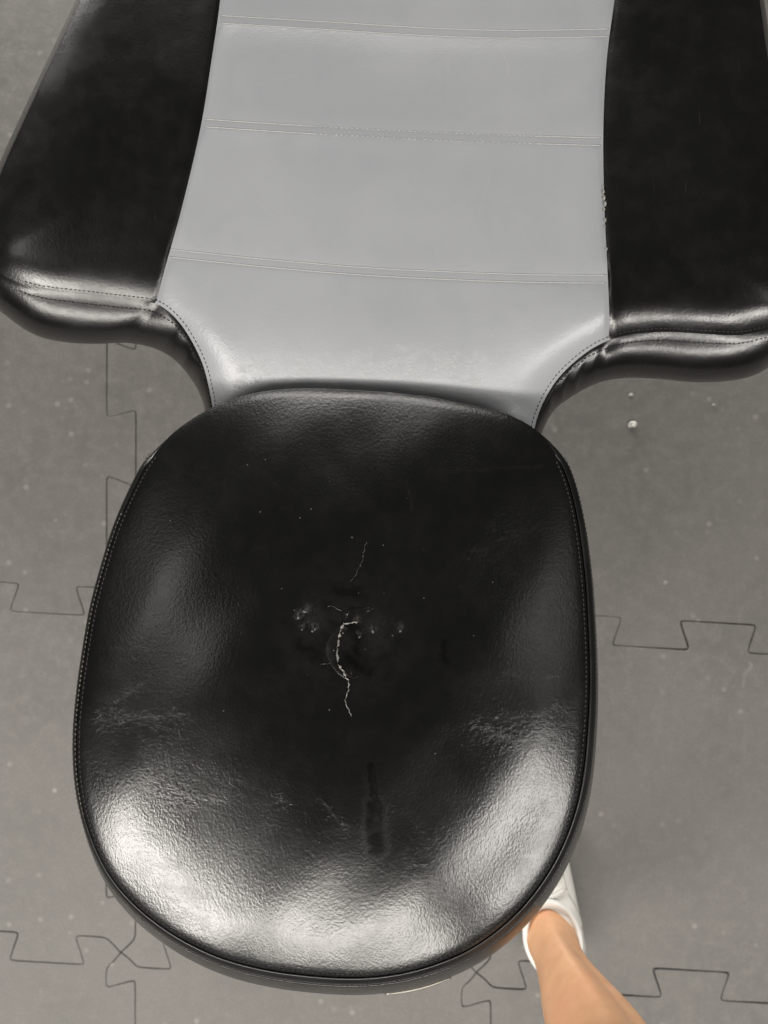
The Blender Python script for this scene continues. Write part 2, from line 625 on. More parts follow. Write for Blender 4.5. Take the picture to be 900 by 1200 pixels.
def mat_skin():
    n = NT('tanned skin')
    f = n.pos
    v = n.noise(f, 26, 4, .6)
    fine = n.noise(f, 420, 3, .6)
    col = n.mix(n.ramp(v, .3, .7), (.64, .345, .185), (.72, .41, .23))
    col = n.mix(n.ramp(fine, .45, .8, 0, .07), col, (.50, .23, .11))
    mo, moc = n.voro(f, 60)
    sep = n.t.nodes.new('ShaderNodeSeparateColor')
    n.t.links.new(moc, sep.inputs[0])
    mole = n.math('MULTIPLY', n.ramp(mo, .02, .07, 1, 0), n.ramp(sep.outputs[0], .86, .9))
    col = n.mix(n.math('MULTIPLY', mole, .5), col, (.20, .085, .04))
    hair = n.noise(n.mapping(n.wobble(f, 40, .01), (1, 1, .06)), 700, 2, .5)
    col = n.mix(n.math('MULTIPLY', n.ramp(hair, .66, .74), .22), col, (.20, .10, .05))
    red = n.noise(f, 9, 3, .6)
    col = n.mix(n.ramp(red, .48, .68, 0, .35), col, (.68, .33, .20))
    n.b.inputs['Subsurface Radius'].default_value = (1.0, .35, .2)
    n.b.inputs['Subsurface Scale'].default_value = .006
    return n.set(color=col, rough=.42, spec=.42, sss=.25, normal=n.bump(n.math('ADD', fine, n.noise(f, 120, 2)), .0001, .4))


M_SEAT = mat_seat()
M_BLACK = mat_black()
M_SIDE = mat_black('black leather side band', .25, .5, .9)
M_WELT = mat_black('black leather welt', .30, .35, .4)
M_GREY = mat_grey()
M_THREAD = mat_plain('dark thread', (.035, .033, .030), .5, .4, vary=.5, scale=900)
M_TAN = mat_plain('worn thread', (.15, .135, .11), .55, .35, vary=.6, scale=300)
M_PALE = mat_plain('silver thread', (.47, .47, .46), .5, .4, vary=.12, scale=600)
M_STUFF = mat_plain('frayed backing', (.30, .29, .27), .8, .2, vary=.45, scale=700, bump=.0006)
M_DULL = mat_plain('grey torn edge', (.085, .082, .076), .7, .3, vary=.6, scale=500)
M_BOARD = mat_plain('black board', (.010, .010, .010), .6, .3)
M_STEEL = mat_plain('brushed steel', (.36, .34, .30), .45, .5, metal=1.0, vary=.06)
M_FRAME = mat_plain('black painted steel', (.012, .012, .013), .4, .5)
M_RUBBER = mat_rubber()
M_UNDER = mat_plain('dark subfloor', (.045, .042, .038), .9, .1)
M_SKIN = mat_skin()
M_SHOE = mat_plain('white shoe leather', (.80, .79, .75), .5, .4, vary=.03, scale=40, bump=.0004)
M_SOLE = mat_plain('white rubber sole', (.72, .71, .67), .6, .3, vary=.08, scale=50)
M_SEAMG = mat_plain('grey seam', (.42, .41, .38), .6, .3)
M_MARK = mat_plain('dark shoe trim', (.03, .03, .03), .6, .3)
M_CRUMB = mat_plain('chalky crumb', (.55, .53, .49), .8, .2, vary=.1, scale=500)


# ------------------------------------------------------------------ floor: interlocking rubber tiles
O0 = np.array([142.0, 707.0])       # a corner of four tiles
U = np.array([416.5, 23.5])         # one tile to the right
V_ = np.array([-0.5, 409.0])        # one tile down
A_ = 0.041
HB = [.13, .32, .51, .70, .885]
VB = [.09, .26, .457, .65, .835]


def edge_profile(bounds, first, shift=0.0):
    dl = .012
    pts = [(0, 0), (.026, .45 * first * A_), (.04, .85 * first * A_), (.055, first * A_)]
    s = first
    for b in bounds:
        b = b + shift
        pts += [(b + dl - .006, s * A_), (b + dl, s * A_ * .86), (b - dl, -s * A_ * .86), (b - dl + .006, -s * A_)]
        s = -s
    pts += [(.955, s * A_), (.972, .7 * s * A_), (1.0, 0)]
    out = []
    for _ in range(2):
        out = [pts[0]]
        for a, b in zip(pts[:-1], pts[1:]):
            L = math.hypot(b[0] - a[0], b[1] - a[1])
            k = min(.25, .011 / max(L, 1e-6))
            out += [(a[0] + k * (b[0] - a[0]), a[1] + k * (b[1] - a[1])), (b[0] - k * (b[0] - a[0]), b[1] - k * (b[1] - a[1]))]
        out.append(pts[-1])
        pts = out
    return out


def h_edge(i, j):
    r = random.Random(100 + i * 13 + j)
    sh = .075 if (j == 0 and i >= 1) else (0.0 if j in (0, 1) else r.uniform(-.02, .03))
    return [(i + t, j + o) for t, o in edge_profile(HB, 1, sh)]


def v_edge(i, j):
    r = random.Random(900 + i * 17 + j)
    sh = 0.0 if i in (0, 1) else r.uniform(-.02, .03)
    return [(i + o, j + t) for t, o in edge_profile(VB, -1, sh)]


def build_floor():
    base = mesh_obj('floor', [(-3, -3, -.0125), (3, -3, -.0125), (3, 3, -.0125), (-3, 3, -.0125)], [(0, 1, 2, 3)], M_UNDER, None, smooth=False)
    base['kind'] = 'structure'
    for j in range(-5, 5):
        for i in range(-4, 5):
            loop = h_edge(i, j)[:-1] + v_edge(i + 1, j)[:-1] + h_edge(i, j + 1)[::-1][:-1] + v_edge(i, j)[::-1][:-1]
            uv = np.array(loop)
            px = O0 + uv[:, :1] * U + uv[:, 1:] * V_
            px3 = Pn(px, 0.0)[:, :2]
            nr = normals2(px3)
            dz = random.uniform(-.0004, .0006)
            rings = []
            gp = .0010 if (i >= 1 and j >= 0) else .00035
            ph = px3[:, 0] * 31 + px3[:, 1] * 23
            gp = (gp * np.clip(.85 + .75 * np.sin(ph) * np.sin(ph * .37 + 1.3) + .2 * np.sin(ph * 3.1), .12, 1.7))[:, None]
            for off, z in ((-gp, -.0118), (-gp, -.0022), (-gp - .0003, -.0009), (-gp - .0012, 0.0)):
                q = px3 + nr * off
                rings.append([(a, b, z + dz) for a, b in q])
            v, f = loft(rings, True, False, False)
            m, nb = len(loop), 3 * len(loop)
            tf = tessellate_polygon([[Vector((p_[0], p_[1], 0)) for p_ in rings[-1]]])
            f += [tuple(nb + a for a in q) for q in tf]
            mesh_obj('floor_tile', v, f, M_RUBBER, base, smooth=False)


build_floor()

# ------------------------------------------------------------------ the chair
chair = empty('padded_chair', (0, -0.05, 0), 'black and grey leather padded chair with a split in its rounded black seat cushion', 'chair')

# ---- back pad -----------------------------------------------------
ZB = 0.598
# (top seam pixel, lower edge pixel) round the pad
B = [((268, 590), (262, 590)), ((256, 520), (247, 525)), ((251, 492), (242, 497)), ((247, 465), (238, 472)), ((238, 428), (226, 447)), ((222, 395), (207, 424)),
     ((204, 371), (183, 409)), ((183, 356), (150, 402)), ((150, 351), (110, 403)), ((100, 345), (75, 401)), ((50, 339), (42, 393)),
     ((18, 330), (12, 374)), ((-6, 315), (-16, 347)), ((-18, 290), (-30, 305)), ((-15, 255), (-26, 258)), ((1, 204), (-6, 203)),
     ((25, 149), (19, 147)), ((50, 95), (45, 92)), ((95, 0), (90, -3)), ((130, -80), (124, -84)), ((160, -150), (152, -154)),
     ((190, -205), (184, -214)), ((250, -235), (246, -248)), ((400, -245), (400, -260)), ((600, -245), (600, -260)),
     ((780, -235), (784, -248)), ((845, -205), (853, -212)), ((868, -140), (878, -141)), ((879, -70), (886, -70)), ((889, -5), (895, -5)),
     ((898, 60), (904, 60)), ((909, 130), (915, 130)), ((924, 230), (931, 231)), ((938, 310), (950, 320)), ((938, 350), (950, 376)),
     ((920, 378), (918, 415)), ((892, 388), (890, 437)), ((862, 393), (858, 446)), ((820, 391), (815, 448)), ((780, 389), (770, 444)), ((748, 391), (735, 443)),
     ((722, 396), (707, 447)), ((700, 405), (685, 456)), ((678, 420), (668, 466)), ((656, 441), (652, 478)), ((641, 463), (642, 492)),
     ((630, 488), (634, 510)), ((624, 515), (630, 530)), ((612, 590), (620, 592))]
B4 = np.array([(a[0], a[1], b[0], b[1]) for a, b in B], float)
B4 = resample(catmull(B4, 8, True), 6.5, True)
BT, BL = B4[:, :2], B4[:, 2:]
SEAM_L = catmull([(183, 356), (188, 335), (196, 305), (214, 240), (235, 150), (248, 70), (258, 0), (265, -80), (268, -245)], 10)
SEAM_R = catmull([(713, 400), (714, 370), (712, 320), (708, 235), (707, 150), (711, 70), (720, 0), (730, -80), (736, -245)], 10)
CH = [catmull([(185, 295), (250, 302), (330, 310), (430, 318), (530, 323), (620, 326), (716, 327)], 8),
      catmull([(225, 143), (300, 148), (400, 154), (500, 159), (600, 163), (710, 166)], 8),
      catmull([(250, 22), (300, 25), (400, 31), (500, 37), (600, 40), (722, 38)], 8),
      catmull([(262, -110), (400, -104), (600, -98), (735, -98)], 8)]


def z_back(q):
    q = np.asarray(q, float)
    d = poly_dist(q, BT)
    t = np.clip(d / 150.0, 0, 1)
    z = ZB + .010 * (1 - (1 - t) ** 3) - .010
    t = np.clip(d / 38.0, 0, 1)
    z -= .0050 * (1 - t) ** 2
    bend = np.maximum(q[:, 1] - 348, 0)
    z -= np.where(bend < 130, 1.75e-6 * bend ** 2, 1.75e-6 * (130 ** 2 + 190 * (bend - 130)))
    # dips along the two panel seams
    for s in (SEAM_L, SEAM_R):
        ds = poly_dist(q, s, False)
        z -= .0016 * np.exp(-(ds / 3.2) ** 2) + .0012 * np.exp(-(ds / 11) ** 2)
    # stitched channels of the grey panel
    mid = (q[:, 0] > 170) & (q[:, 0] < 740)
    xl = np.interp(q[:, 1], SEAM_L[::-1, 1], SEAM_L[::-1, 0])
    xr = np.interp(q[:, 1], SEAM_R[::-1, 1], SEAM_R[::-1, 0])
    fade = np.clip((q[:, 0] - xl + 2) / 6, 0, 1) * np.clip((xr - q[:, 0] + 2) / 6, 0, 1)
    for c in CH:
        yc = np.interp(q[:, 0], c[:, 0], c[:, 1])
        e = q[:, 1] - yc
        pk = 1 + .18 * np.sin(q[:, 0] * .55) + .15 * np.sin(q[:, 0] * .21 + 1)
        zz = .00022 * (np.exp(-((e - 4.5) / 1.9) ** 2) + np.exp(-((e + 4.5) / 1.9) ** 2)) * pk + .0022 * np.exp(-(e / 17) ** 2)
        z -= zz * fade
    return z


def rings_of(poly, offs, step):
    out = []
    n = normals2(poly)
    for o in offs:
        r = resample(poly - n * o, step, True)
        r = r[(poly_dist(r, poly) > o * .85) & inside(r, poly)]
        out.append(r)
    return np.vstack(out)


def panel(polyline_top, seam_pts):
    return np.vstack([polyline_top, seam_pts])


def nearest(poly, p):
    return int(np.argmin(((poly - np.array(p)) ** 2).sum(1)))


def loop_slice(a, b):
    n = len(BT)
    return [(a + k) % n for k in range((b - a) % n + 1)]


iLb, iLt = nearest(BT, (183, 356)), nearest(BT, (268, -245))
iRt, iRb = nearest(BT, (736, -245)), nearest(BT, (713, 400))
sl = resample(SEAM_L, 5)
sr = resample(SEAM_R, 5)
sl[0], sl[-1] = BT[iLb], BT[iLt]
sr[0], sr[-1] = BT[iRb], BT[iRt]
seam_rows = []
for s in (sl, sr):
    nn = normals2(s, False)
    for o in (-16, -11, -7, -4.5, -2.5, 2.5, 4.5, 7, 11, 16):
        seam_rows.append(s + nn * o)
edge_rows = rings_of(BT, (2.5, 5, 8, 12, 17, 23, 30), 6)
ch_rows = []
for c in CH:
    cc = resample(c, 3.2)
    for o in (-14, -10, -8, -6.5, -5.5, -4.5, -3.5, -2.5, -1.2, 0, 1.2, 2.5, 3.5, 4.5, 5.5, 6.5, 8, 10, 14):
        ch_rows.append(cc + np.array([0, o]))
EXTRA = np.vstack(seam_rows + [edge_rows])

backrest = empty('backrest', (0, .35, .55), '', '')
del backrest['label'], backrest['category']
backrest.parent = chair
backrest.matrix_parent_inverse = chair.matrix_world.inverted()

polyL = np.vstack([BT[loop_slice(iLb, iLt)], sl[::-1][1:-1]])
polyR = np.vstack([BT[loop_slice(iRt, iRb)], sr[1:-1]])
polyG = np.vstack([BT[loop_slice(iLt, iRt)][0:], sr[::-1][1:-1], BT[loop_slice(iRb, iLb)], sl[1:-1]])
for nm, poly, mat, ex, lab in (('black_panel', polyL, M_BLACK, EXTRA, None), ('black_panel', polyR, M_BLACK, EXTRA, None),
                               ('grey_panel', polyG, M_GREY, np.vstack([EXTRA] + ch_rows), None)):
    v2, fc = fill(poly, ex, 9.0)
    up_mesh(nm, Pn(v2, z_back(v2)), fc, mat, backrest)

# side band, rounded, with folds in the two inner corners
zt = z_back(BT)
TH = .058
seg = np.linalg.norm(np.diff(np.vstack([BT, BT[:1]]), axis=0), axis=1)
folds = np.zeros(len(BT))
for (fx, fy), wd, am in (((208, 375), 9, -.9), ((222, 396), 9, -.9), ((236, 424), 10, -.7), ((215, 386), 7, .5), ((229, 409), 8, .5),
                         ((692, 410), 10, -.9), ((672, 426), 9, -.9), ((654, 445), 9, -.8), ((682, 417), 7, .5), ((663, 435), 7, .5),
                         ((700, 404), 12, .3)):
    dd = np.sqrt(((BT - np.array([fx, fy])) ** 2).sum(1))
    folds += am * np.exp(-(dd / wd) ** 2)
ring_t = [0, .04, .08, .12, .16, .22, .3, .4, .5, .6, .7, .8, .9, 1.0]
nB = normals2(BT)
rows = []
for t in ring_t:
    fx = math.sin(t * PI / 2)
    fz = .28 * fx + .72 * (1 - math.sqrt(max(1 - fx ** 4, 0)))
    p = BT + (BL - BT) * fx
    sl_ = np.roll(folds, int(round(-3 * t)))
    p = p + nB * (3.4 * folds * math.sin(PI * t) ** .7)[:, None]
    z = zt - .0006 - TH * fz
    z = z - .0003 * math.exp(-((t - .10) / .035) ** 2)
    rows.append(Pn(p, z))
rows[0][:, 2] += .0005
rows.append(Pn(BL - nB * 4, zt - TH - .010))
rows.append(Pn(BL - nB * 14, zt - TH - .014))
v, f = loft(rows, True, False, True)
mesh_obj('side_band', v, f, M_SIDE, backrest)

# stitching
fr = np.roll(np.arange(len(BT)), -nearest(BT, (400, -245)))
fr1 = [i for i in fr if BT[i, 1] > 330 and BT[i, 0] > 450]
fr2 = [i for i in fr if BT[i, 1] > 330 and BT[i, 0] < 450]
n_in = BT - nB * 4.0
a1 = Pn(n_in, z_back(n_in) + .0002)
mask = rows[3] * 1.0
mask[:, 2] += .0006
LL = [stitches(q_[k_], length=.0031, gap=.0011, width=.0009, height=.0005) for q_ in (a1, mask) for k_ in (fr1, fr2)]
v, f = join(*LL)
mesh_obj('stitching', v, f, M_THREAD, backrest, kind='stuff')
rows_v = []
for ci, c in enumerate(CH):
    cc = resample(c, 3.0)
    xl = np.interp(cc[:, 1], SEAM_L[::-1, 1], SEAM_L[::-1, 0])
    xr = np.interp(cc[:, 1], SEAM_R[::-1, 1], SEAM_R[::-1, 0])
    cc = cc[(cc[:, 0] > xl + 1.5) & (cc[:, 0] < xr - 1.5)]
    for o in (-4.5, 4.5):
        q = cc + np.array([0, o])
        p = Pn(q, z_back(q) + .00025)
        if ci == 1:
            xs = q[:, 0]
            rows_v.append(stitches(p[(xs > 360) & (xs < 640)], length=.0028, gap=.0020, width=.0014, height=.0007, jit=.05))
            rows_v.append(tube(p[xs <= 372], .00044, False, 6))
            rows_v.append(tube(p[xs >= 628], .00044, False, 6))
        else:
            rows_v.append(tube(p, .00044, False, 6))
v, f = join(*rows_v)
mesh_obj('channel_stitching', v, f, M_PALE, backrest, kind='stuff')

# frayed, torn stitches in the right seam
bits = []
for (x, y, s) in [(707, 225, 2.2), (708, 232, 2.4), (709, 239, 2.6), (708, 246, 1.8), (709.5, 258, 1.7), (709, 266, 1.3), (711, 292, 1.4), (707, 219, 1.4)]:
    zc = float(z_back(np.array([[x, y]]))[0]) + .0016
    a = P(x - s * .05, y + s * 1.2, zc)
    b = P(x + s * .12, y - s * 1.2, zc + .0006)
    bits.append(tube(np.array([a, (np.array(a) + np.array(b)) / 2 + np.array([0, 0, .0005]), b]), [s * .00030, s * .00052, s * .00026], sides=5))
v, f = join(*bits)
mesh_obj('frayed_thread', v, f, M_STUFF, backrest, kind='stuff')

# ---- seat cushion ---------------------------------------------------
ZS = 0.624
SEAT = [(350, 455), (300, 460), (257, 474), (225, 491), (196, 514), (172, 546), (153, 582), (136, 622), (122, 667), (110, 712), (101, 762), (94, 812),
        (90, 860), (91, 905), (97, 945), (109, 985), (126, 1020), (149, 1050), (179, 1077), (217, 1102), (261, 1122), (310, 1135),
        (360, 1142), (410, 1145), (455, 1142), (500, 1132), (545, 1114), (585, 1087), (620, 1052), (649, 1009), (670, 960), (682, 910),
        (688, 850), (690, 790), (688, 730), (684, 670), (676, 610), (664, 562), (648, 528), (628, 504), (598, 487), (560, 476),
        (510, 466), (460, 460), (400, 456)]
SO = resample(catmull(SEAT, 8, True), 6.0, True)
nS = normals2(SO)


def ze(q):
    q = np.asarray(q)
    return ZS + .00009 * (q[:, 1] - 800)


ringpts = rings_of(SO, (2.2, 4.5, 7.5, 11, 15, 20), 6)
sv, sf = fill(SO, ringpts, 6.5)
# an inflated membrane: solve the Poisson equation on the triangulation
tri = np.array(sf)
nv = len(sv)
W = {}
I, J, Wt = [], [], []
for k in range(3):
    a, b, c = tri[:, k], tri[:, (k + 1) % 3], tri[:, (k + 2) % 3]
    u1, u2 = sv[a] - sv[c], sv[b] - sv[c]
    cot = (u1 * u2).sum(1) / np.maximum(np.abs(u1[:, 0] * u2[:, 1] - u1[:, 1] * u2[:, 0]), 1e-6)
    I += [a, b]
    J += [b, a]
    Wt += [cot / 2, cot / 2]
I, J, Wt = np.concatenate(I), np.concatenate(J), np.concatenate(Wt)
area = np.zeros(nv)
e1, e2 = sv[tri[:, 1]] - sv[tri[:, 0]], sv[tri[:, 2]] - sv[tri[:, 0]]
ar = np.abs(e1[:, 0] * e2[:, 1] - e1[:, 1] * e2[:, 0]) / 2
for k in range(3):
    np.add.at(area, tri[:, k], ar / 3)
dS = poly_dist(sv, SO)
free = dS > .05


def lap(x):
    r = np.bincount(I, weights=Wt * (x[I] - x[J]), minlength=nv)
    r[~free] = 0
    return r


bvec = np.where(free, area, 0)
x = np.zeros(nv)
r = bvec - lap(x)
p = r.copy()
rs = r @ r
for it in range(900):
    Ap = lap(p)
    al = rs / max(p @ Ap, 1e-12)
    x += al * p
    r -= al * Ap
    rn = r @ r
    if rn < 1e-8 * (bvec @ bvec):
        break
    p = r + rn / rs * p
    rs = rn
dome = x / x.max()
dome = dome ** 0.92


def seat_z(sv_, dome_, d_):
    z = ze(sv_) + .038 * dome_ - .0008 * (1 - np.clip(d_ / 10.0, 0, 1)) ** 2
    # sat-in hollow round the tear and slack, uneven padding
    g = ((sv_[:, 0] - 405) / 120.0) ** 2 + ((sv_[:, 1] - 760) / 130.0) ** 2
    z -= .0035 * np.exp(-g)
    soft = np.clip(d_ / 60, 0, 1)
    z += soft * (.0008 * np.sin(sv_[:, 0] * .021 + 1.2) * np.sin(sv_[:, 1] * .017)
                 + .0005 * np.sin(sv_[:, 0] * .043 + sv_[:, 1] * .036))
    # crater lip of the split leather
    return z


sz = seat_z(sv, dome, dS)
cushion = empty('seat_cushion', (0, -.14, .6), '', '')
del cushion['label'], cushion['category']
cushion.parent = chair
cushion.matrix_parent_inverse = chair.matrix_world.inverted()


def seat_h(q):
    """height of the seat leather at pixels q (inverse-distance of the nearest vertices)"""
    q = np.asarray(q, float)
    out = []
    for a in q:
        d2 = ((sv - a) ** 2).sum(1)
        k = np.argpartition(d2, 12)[:12]
        wgt = np.sqrt(1 / (d2[k] + 4))
        A = np.stack([np.ones(12), sv[k, 0] - a[0], sv[k, 1] - a[1]], 1)
        c, *_ = np.linalg.lstsq(A * wgt[:, None], sz[k] * wgt, rcond=None)
        out.append(c[0])
    return np.array(out)


up_mesh('top_panel', Pn(sv, sz), sf, M_SEAT, cushion)
# welt, lip and side band
zedge = ze(SO) - .0010
# along the end by the backrest the seam sits lower, tucked under the swell of the pad
G = np.clip((555 - SO[:, 1]) / 60, 0, 1)
G = G * G * (3 - 2 * G)
TUCK = (nS * (-9.0 * G)[:, None])
zlow = zedge - .016 * G
lip = [Pn(SO, zedge), Pn(SO - nS * .6 + TUCK * .35, zlow - .0035), Pn(SO + nS * 1.0 + TUCK, zlow - .0062), Pn(SO + nS * 3.0 + TUCK, zlow - .0066)]
wk = 1 - .42 * np.clip(-nS[:, 0], 0, 1) ** 2
wrings = []
for o, dz in ((1.0, -.0042), (1.0, -.0014), (1.5, -.0004), (2.4, -.0001), (3.4, -.0005), (5.0, -.0013), (6.6, -.0022), (7.8, -.0031), (8.5, -.0044), (8.4, -.0060), (6.0, -.0068)):
    wrings.append(Pn(SO + nS * (o * wk)[:, None] + TUCK, zlow + dz))
v, f = loft(wrings + [wrings[0]], True)
mesh_obj('welt', v, f, M_WELT, cushion)
SL = SO + nS * (8.2 * wk)[:, None] + np.array([3.0, 13.0]) + TUCK
rows = lip
for t in (0, .03, .07, .12, .2, .3, .4, .5, .6, .7, .8, .9, 1.0):
    a = t * PI / 2
    fx, fz = math.sin(a), 1 - math.cos(a)
    start = SO + nS * (8.0 * wk)[:, None] + TUCK
    pnt = start + (SL - start) * fx
    z = zlow - .0045 - (.052 - .012 * G) * (0.35 * t + .65 * fz) - .0016 * math.exp(-((t - .07) / .03) ** 2) + .001 * math.exp(-((t - .16) / .05) ** 2)
    rows.append(Pn(pnt, z))
rows.append(Pn(SL - nS * 4, zlow - .064 + .012 * G))
rows.append(Pn(SL - nS * 16, zlow - .067 + .012 * G))
v, f = loft(rows, True, False, True)
mesh_obj('side_band', v, f, M_SIDE, cushion)

q1 = (SO - nS * 3.0)[np.roll(np.arange(len(SO)), 0)]
keep = [i for i in np.roll(np.arange(len(SO)), -nearest(SO, (400, 456))) if SO[i, 1] > 530]
q1 = q1[keep]
z1 = seat_h(q1)
st1 = stitches(Pn(q1, z1 + .0003), closed=False, length=.0030, gap=.0012, width=.0010, height=.0006)
q2 = (SO + nS * (8.7 * wk)[:, None] + np.array([.3, 1.0]))[keep]
st2 = stitches(Pn(q2, zedge[keep] - .0055), closed=False, length=.0030, gap=.0012, width=.0007, height=.0004)
v, f = join(st1, st2)
mesh_obj('stitching', v, f, M_THREAD, cushion, kind='stuff')
idx = [i for i in range(len(SO)) if SO[i, 0] < 170 and 600 < SO[i, 1] < 960]
q3 = SO[idx] + nS[idx] * 1.6
v, f = stitches(Pn(q3, zedge[idx] - .0002), length=.0022, gap=.0020, width=.0011, height=.0011)
mesh_obj('worn_stitching', v, f, M_TAN, cushion, kind='stuff')


# the split in the seat: frayed backing shows as a ragged pale line with branches
def ragged(path, wpx, zoff=.0004):
    pth = resample(catmull(path, 6), 1.3)
    m = len(pth)
    nn = normals2(pth, False)
    nz = 1.5 * np.convolve(rng.normal(0, 1, m + 8), np.ones(3) / 3, 'same')[4:m + 4]
    nz2 = np.convolve(rng.normal(0, 1, m + 8), np.ones(2) / 2, 'same')[4:m + 4]
    tt = np.linspace(0, 1, m)
    wid = .85 * np.interp(tt, np.linspace(0, 1, len(wpx)), wpx) * (1 + .8 * nz2)
    wid = np.clip(wid, .18, None)
    cen = pth + nn * (nz * .8)[:, None]
    hz = seat_h(cen) + zoff
    L, R = cen + nn * wid[:, None] / 2, cen - nn * wid[:, None] / 2
    vv, ff = [], []
    for i in range(m):
        vv += [P(*L[i], hz[i] - .0004), P(*cen[i], hz[i] + .00035 + .0002 * nz2[i]), P(*R[i], hz[i] - .0004)]
        if i:
            b = 3 * i
            ff += [(b - 3, b, b + 1, b - 2), (b - 2, b + 1, b + 2, b - 1)]
    return vv, ff


tear_main = ragged([(404, 731), (400, 736), (398, 743), (397, 751), (396, 760), (395, 771), (397, 780), (402, 787), (405, 793)],
                   [3.0, 1.8, 4.2, 3.4, 1.2, 4.2, 3.6, 1.8, 3.4])
tear_low = ragged([(405, 793), (409, 797), (408, 808), (406, 817), (405, 825), (409, 831), (412, 840)], [2.2, 1.8, 1.1, .9, .8, .9, .3])
br1 = ragged([(404, 731), (411, 729), (418, 729)], [2.2, 1.6, 2.2])
br2 = ragged([(419, 727), (422, 722), (430, 717), (438, 713)], [1.2, .8, .7, .3])
br3 = ragged([(384, 710), (392, 711), (400, 716)], [.4, .9, .7])
br4 = ragged([(375, 778), (384, 778), (392, 775)], [.3, .6, .5])
br5 = ragged([(430, 634), (427, 644), (425, 655), (421, 664), (417, 674), (411, 682)], [.4, .9, .7, 1.2, .7, .5])
br6 = ragged([(402, 787), (412, 793), (420, 793)], [.5, .4, .2])
mesh_obj('surface_crack', *br5, M_DULL, cushion, smooth=False)
for br_ in (br2, br3, br4, br6):
    mesh_obj('surface_crack', *br_, M_DULL, cushion, smooth=False)
v, f = join(tear_main, tear_low, br1)
mesh_obj('torn_backing', v, f, M_STUFF, cushion, smooth=False, label='pale ragged split in the black seat leather')


# lifted flaps and curled edges of leather beside the split
def flap(path, wpx, hgt):
    pth = resample(catmull(path, 6), 2.0)
    m = len(pth)
    nn = normals2(pth, False)
    hz = seat_h(pth)
    vv, ff = [], []
    for i in range(m):
        t = i / (m - 1)
        tp = math.sin(PI * min(max(t, .03), .97)) ** .6
        ww = wpx * tp 
        for k, (o, h) in enumerate(((0, hgt * tp), (.25, hgt * 1.05 * tp), (.6, hgt * .5 * tp), (1.0, -.0004))):
            vv.append(P(*(pth[i] + nn[i] * ww * o), hz[i] + h))
        if i:
            b = 4 * i
            for k in range(3):
                ff.append((b - 4 + k, b + k, b + k + 1, b - 3 + k))
    return vv, ff


v, f = flap([(399, 735), (396, 750), (394, 768), (398, 784), (404, 793)], -13, .0011)
mesh_obj('leather_flap', v, f, M_SEAT, cushion)
v, f = flap([(406, 734), (401, 750), (399, 768), (403, 782), (410, 795)], 15, .0009)
mesh_obj('leather_flap', v, f, M_SEAT, cushion)
v, f = flap([(398, 716), (404, 727), (420, 726), (436, 714)], 14, .0008)
mesh_obj('leather_flap', v, f, M_SEAT, cushion)

# pale flakes of worn-off finish
fl = []
for (x, y, s) in [(357, 717, 2.3), (349.5, 724.5, 2.4), (354, 738, 1.9), (366, 740, 2.2), (369, 738, 1.6), (419, 729, 1.6), (402, 742, 1.6), (437, 741, 2.3),
                  (421, 747, 2.0), (469, 740, 1.7), (460, 745, 1.2), (345, 715, 1.0), (361, 729, 1.0), (428, 761, .9), (386, 832, 1.2), (413, 630, 1.5),
                  (449, 639, .9), (497, 701, 1.3), (262, 833, 1.5), (290, 545, 1.2), (352, 607, 1.0), (510, 883, 1.1), (305, 600, .9),
                  (330, 690, .8), (555, 745, .9)]:
    z0 = float(seat_h(np.array([[x, y]]))[0])
    vv, ff = [], []
    m = 6
    for k in range(m):
        an = 2 * PI * k / m
        rr = s * random.uniform(.6, 1.25)
        vv.append(P(x + rr * math.cos(an), y + rr * math.sin(an) * .9, z0 - .0002))
    vv.append(P(x + random.uniform(-.3, .3), y + random.uniform(-.3, .3), z0 + .0007))
    for k in range(m):
        ff.append((k, (k + 1) % m, m))
    fl.append((vv, ff))
v, f = join(*fl)
M_FLAKE = mat_plain('grey flakes', (.115, .112, .105), .8, .2, vary=.5, scale=600)
mesh_obj('flakes', v, f, M_FLAKE, cushion, kind='stuff')

# a pale streak below the front edge, built as a thin steel tube
ii = [i for i in range(len(SL)) if 445 < SL[i, 0] < 530 and SL[i, 1] > 1000]
qq = SL[ii] + nS[ii] * .5
tt = np.linspace(0, 1, len(ii))
v, f = tube(Pn(qq, zlow[ii] - .060), .0015 * np.sin(PI * np.clip(tt, .04, .96)) ** .7 + .0004, False, 8)
mesh_obj('pale_streak', v, f, M_STEEL, cushion)


# ---- frame under the pads ------------------------------------------------
def box(cx, cy, cz, sx, sy, sz_, rot=0.0, bev=.004):
    bm = bmesh.new()
    bmesh.ops.create_cube(bm, size=1)
    for vt in bm.verts:
        vt.co = Vector((vt.co.x * sx, vt.co.y * sy, vt.co.z * sz_))
    bmesh.ops.bevel(bm, geom=list(bm.edges), offset=bev, segments=2, affect='EDGES')
    c, s = math.cos(rot), math.sin(rot)
    vv = [(cx + a.co.x * c - a.co.y * s, cy + a.co.x * s + a.co.y * c, cz + a.co.z) for a in bm.verts]
    ff = [tuple(q.index for q in fc.verts) for fc in bm.faces]
    bm.free()
    return vv, ff


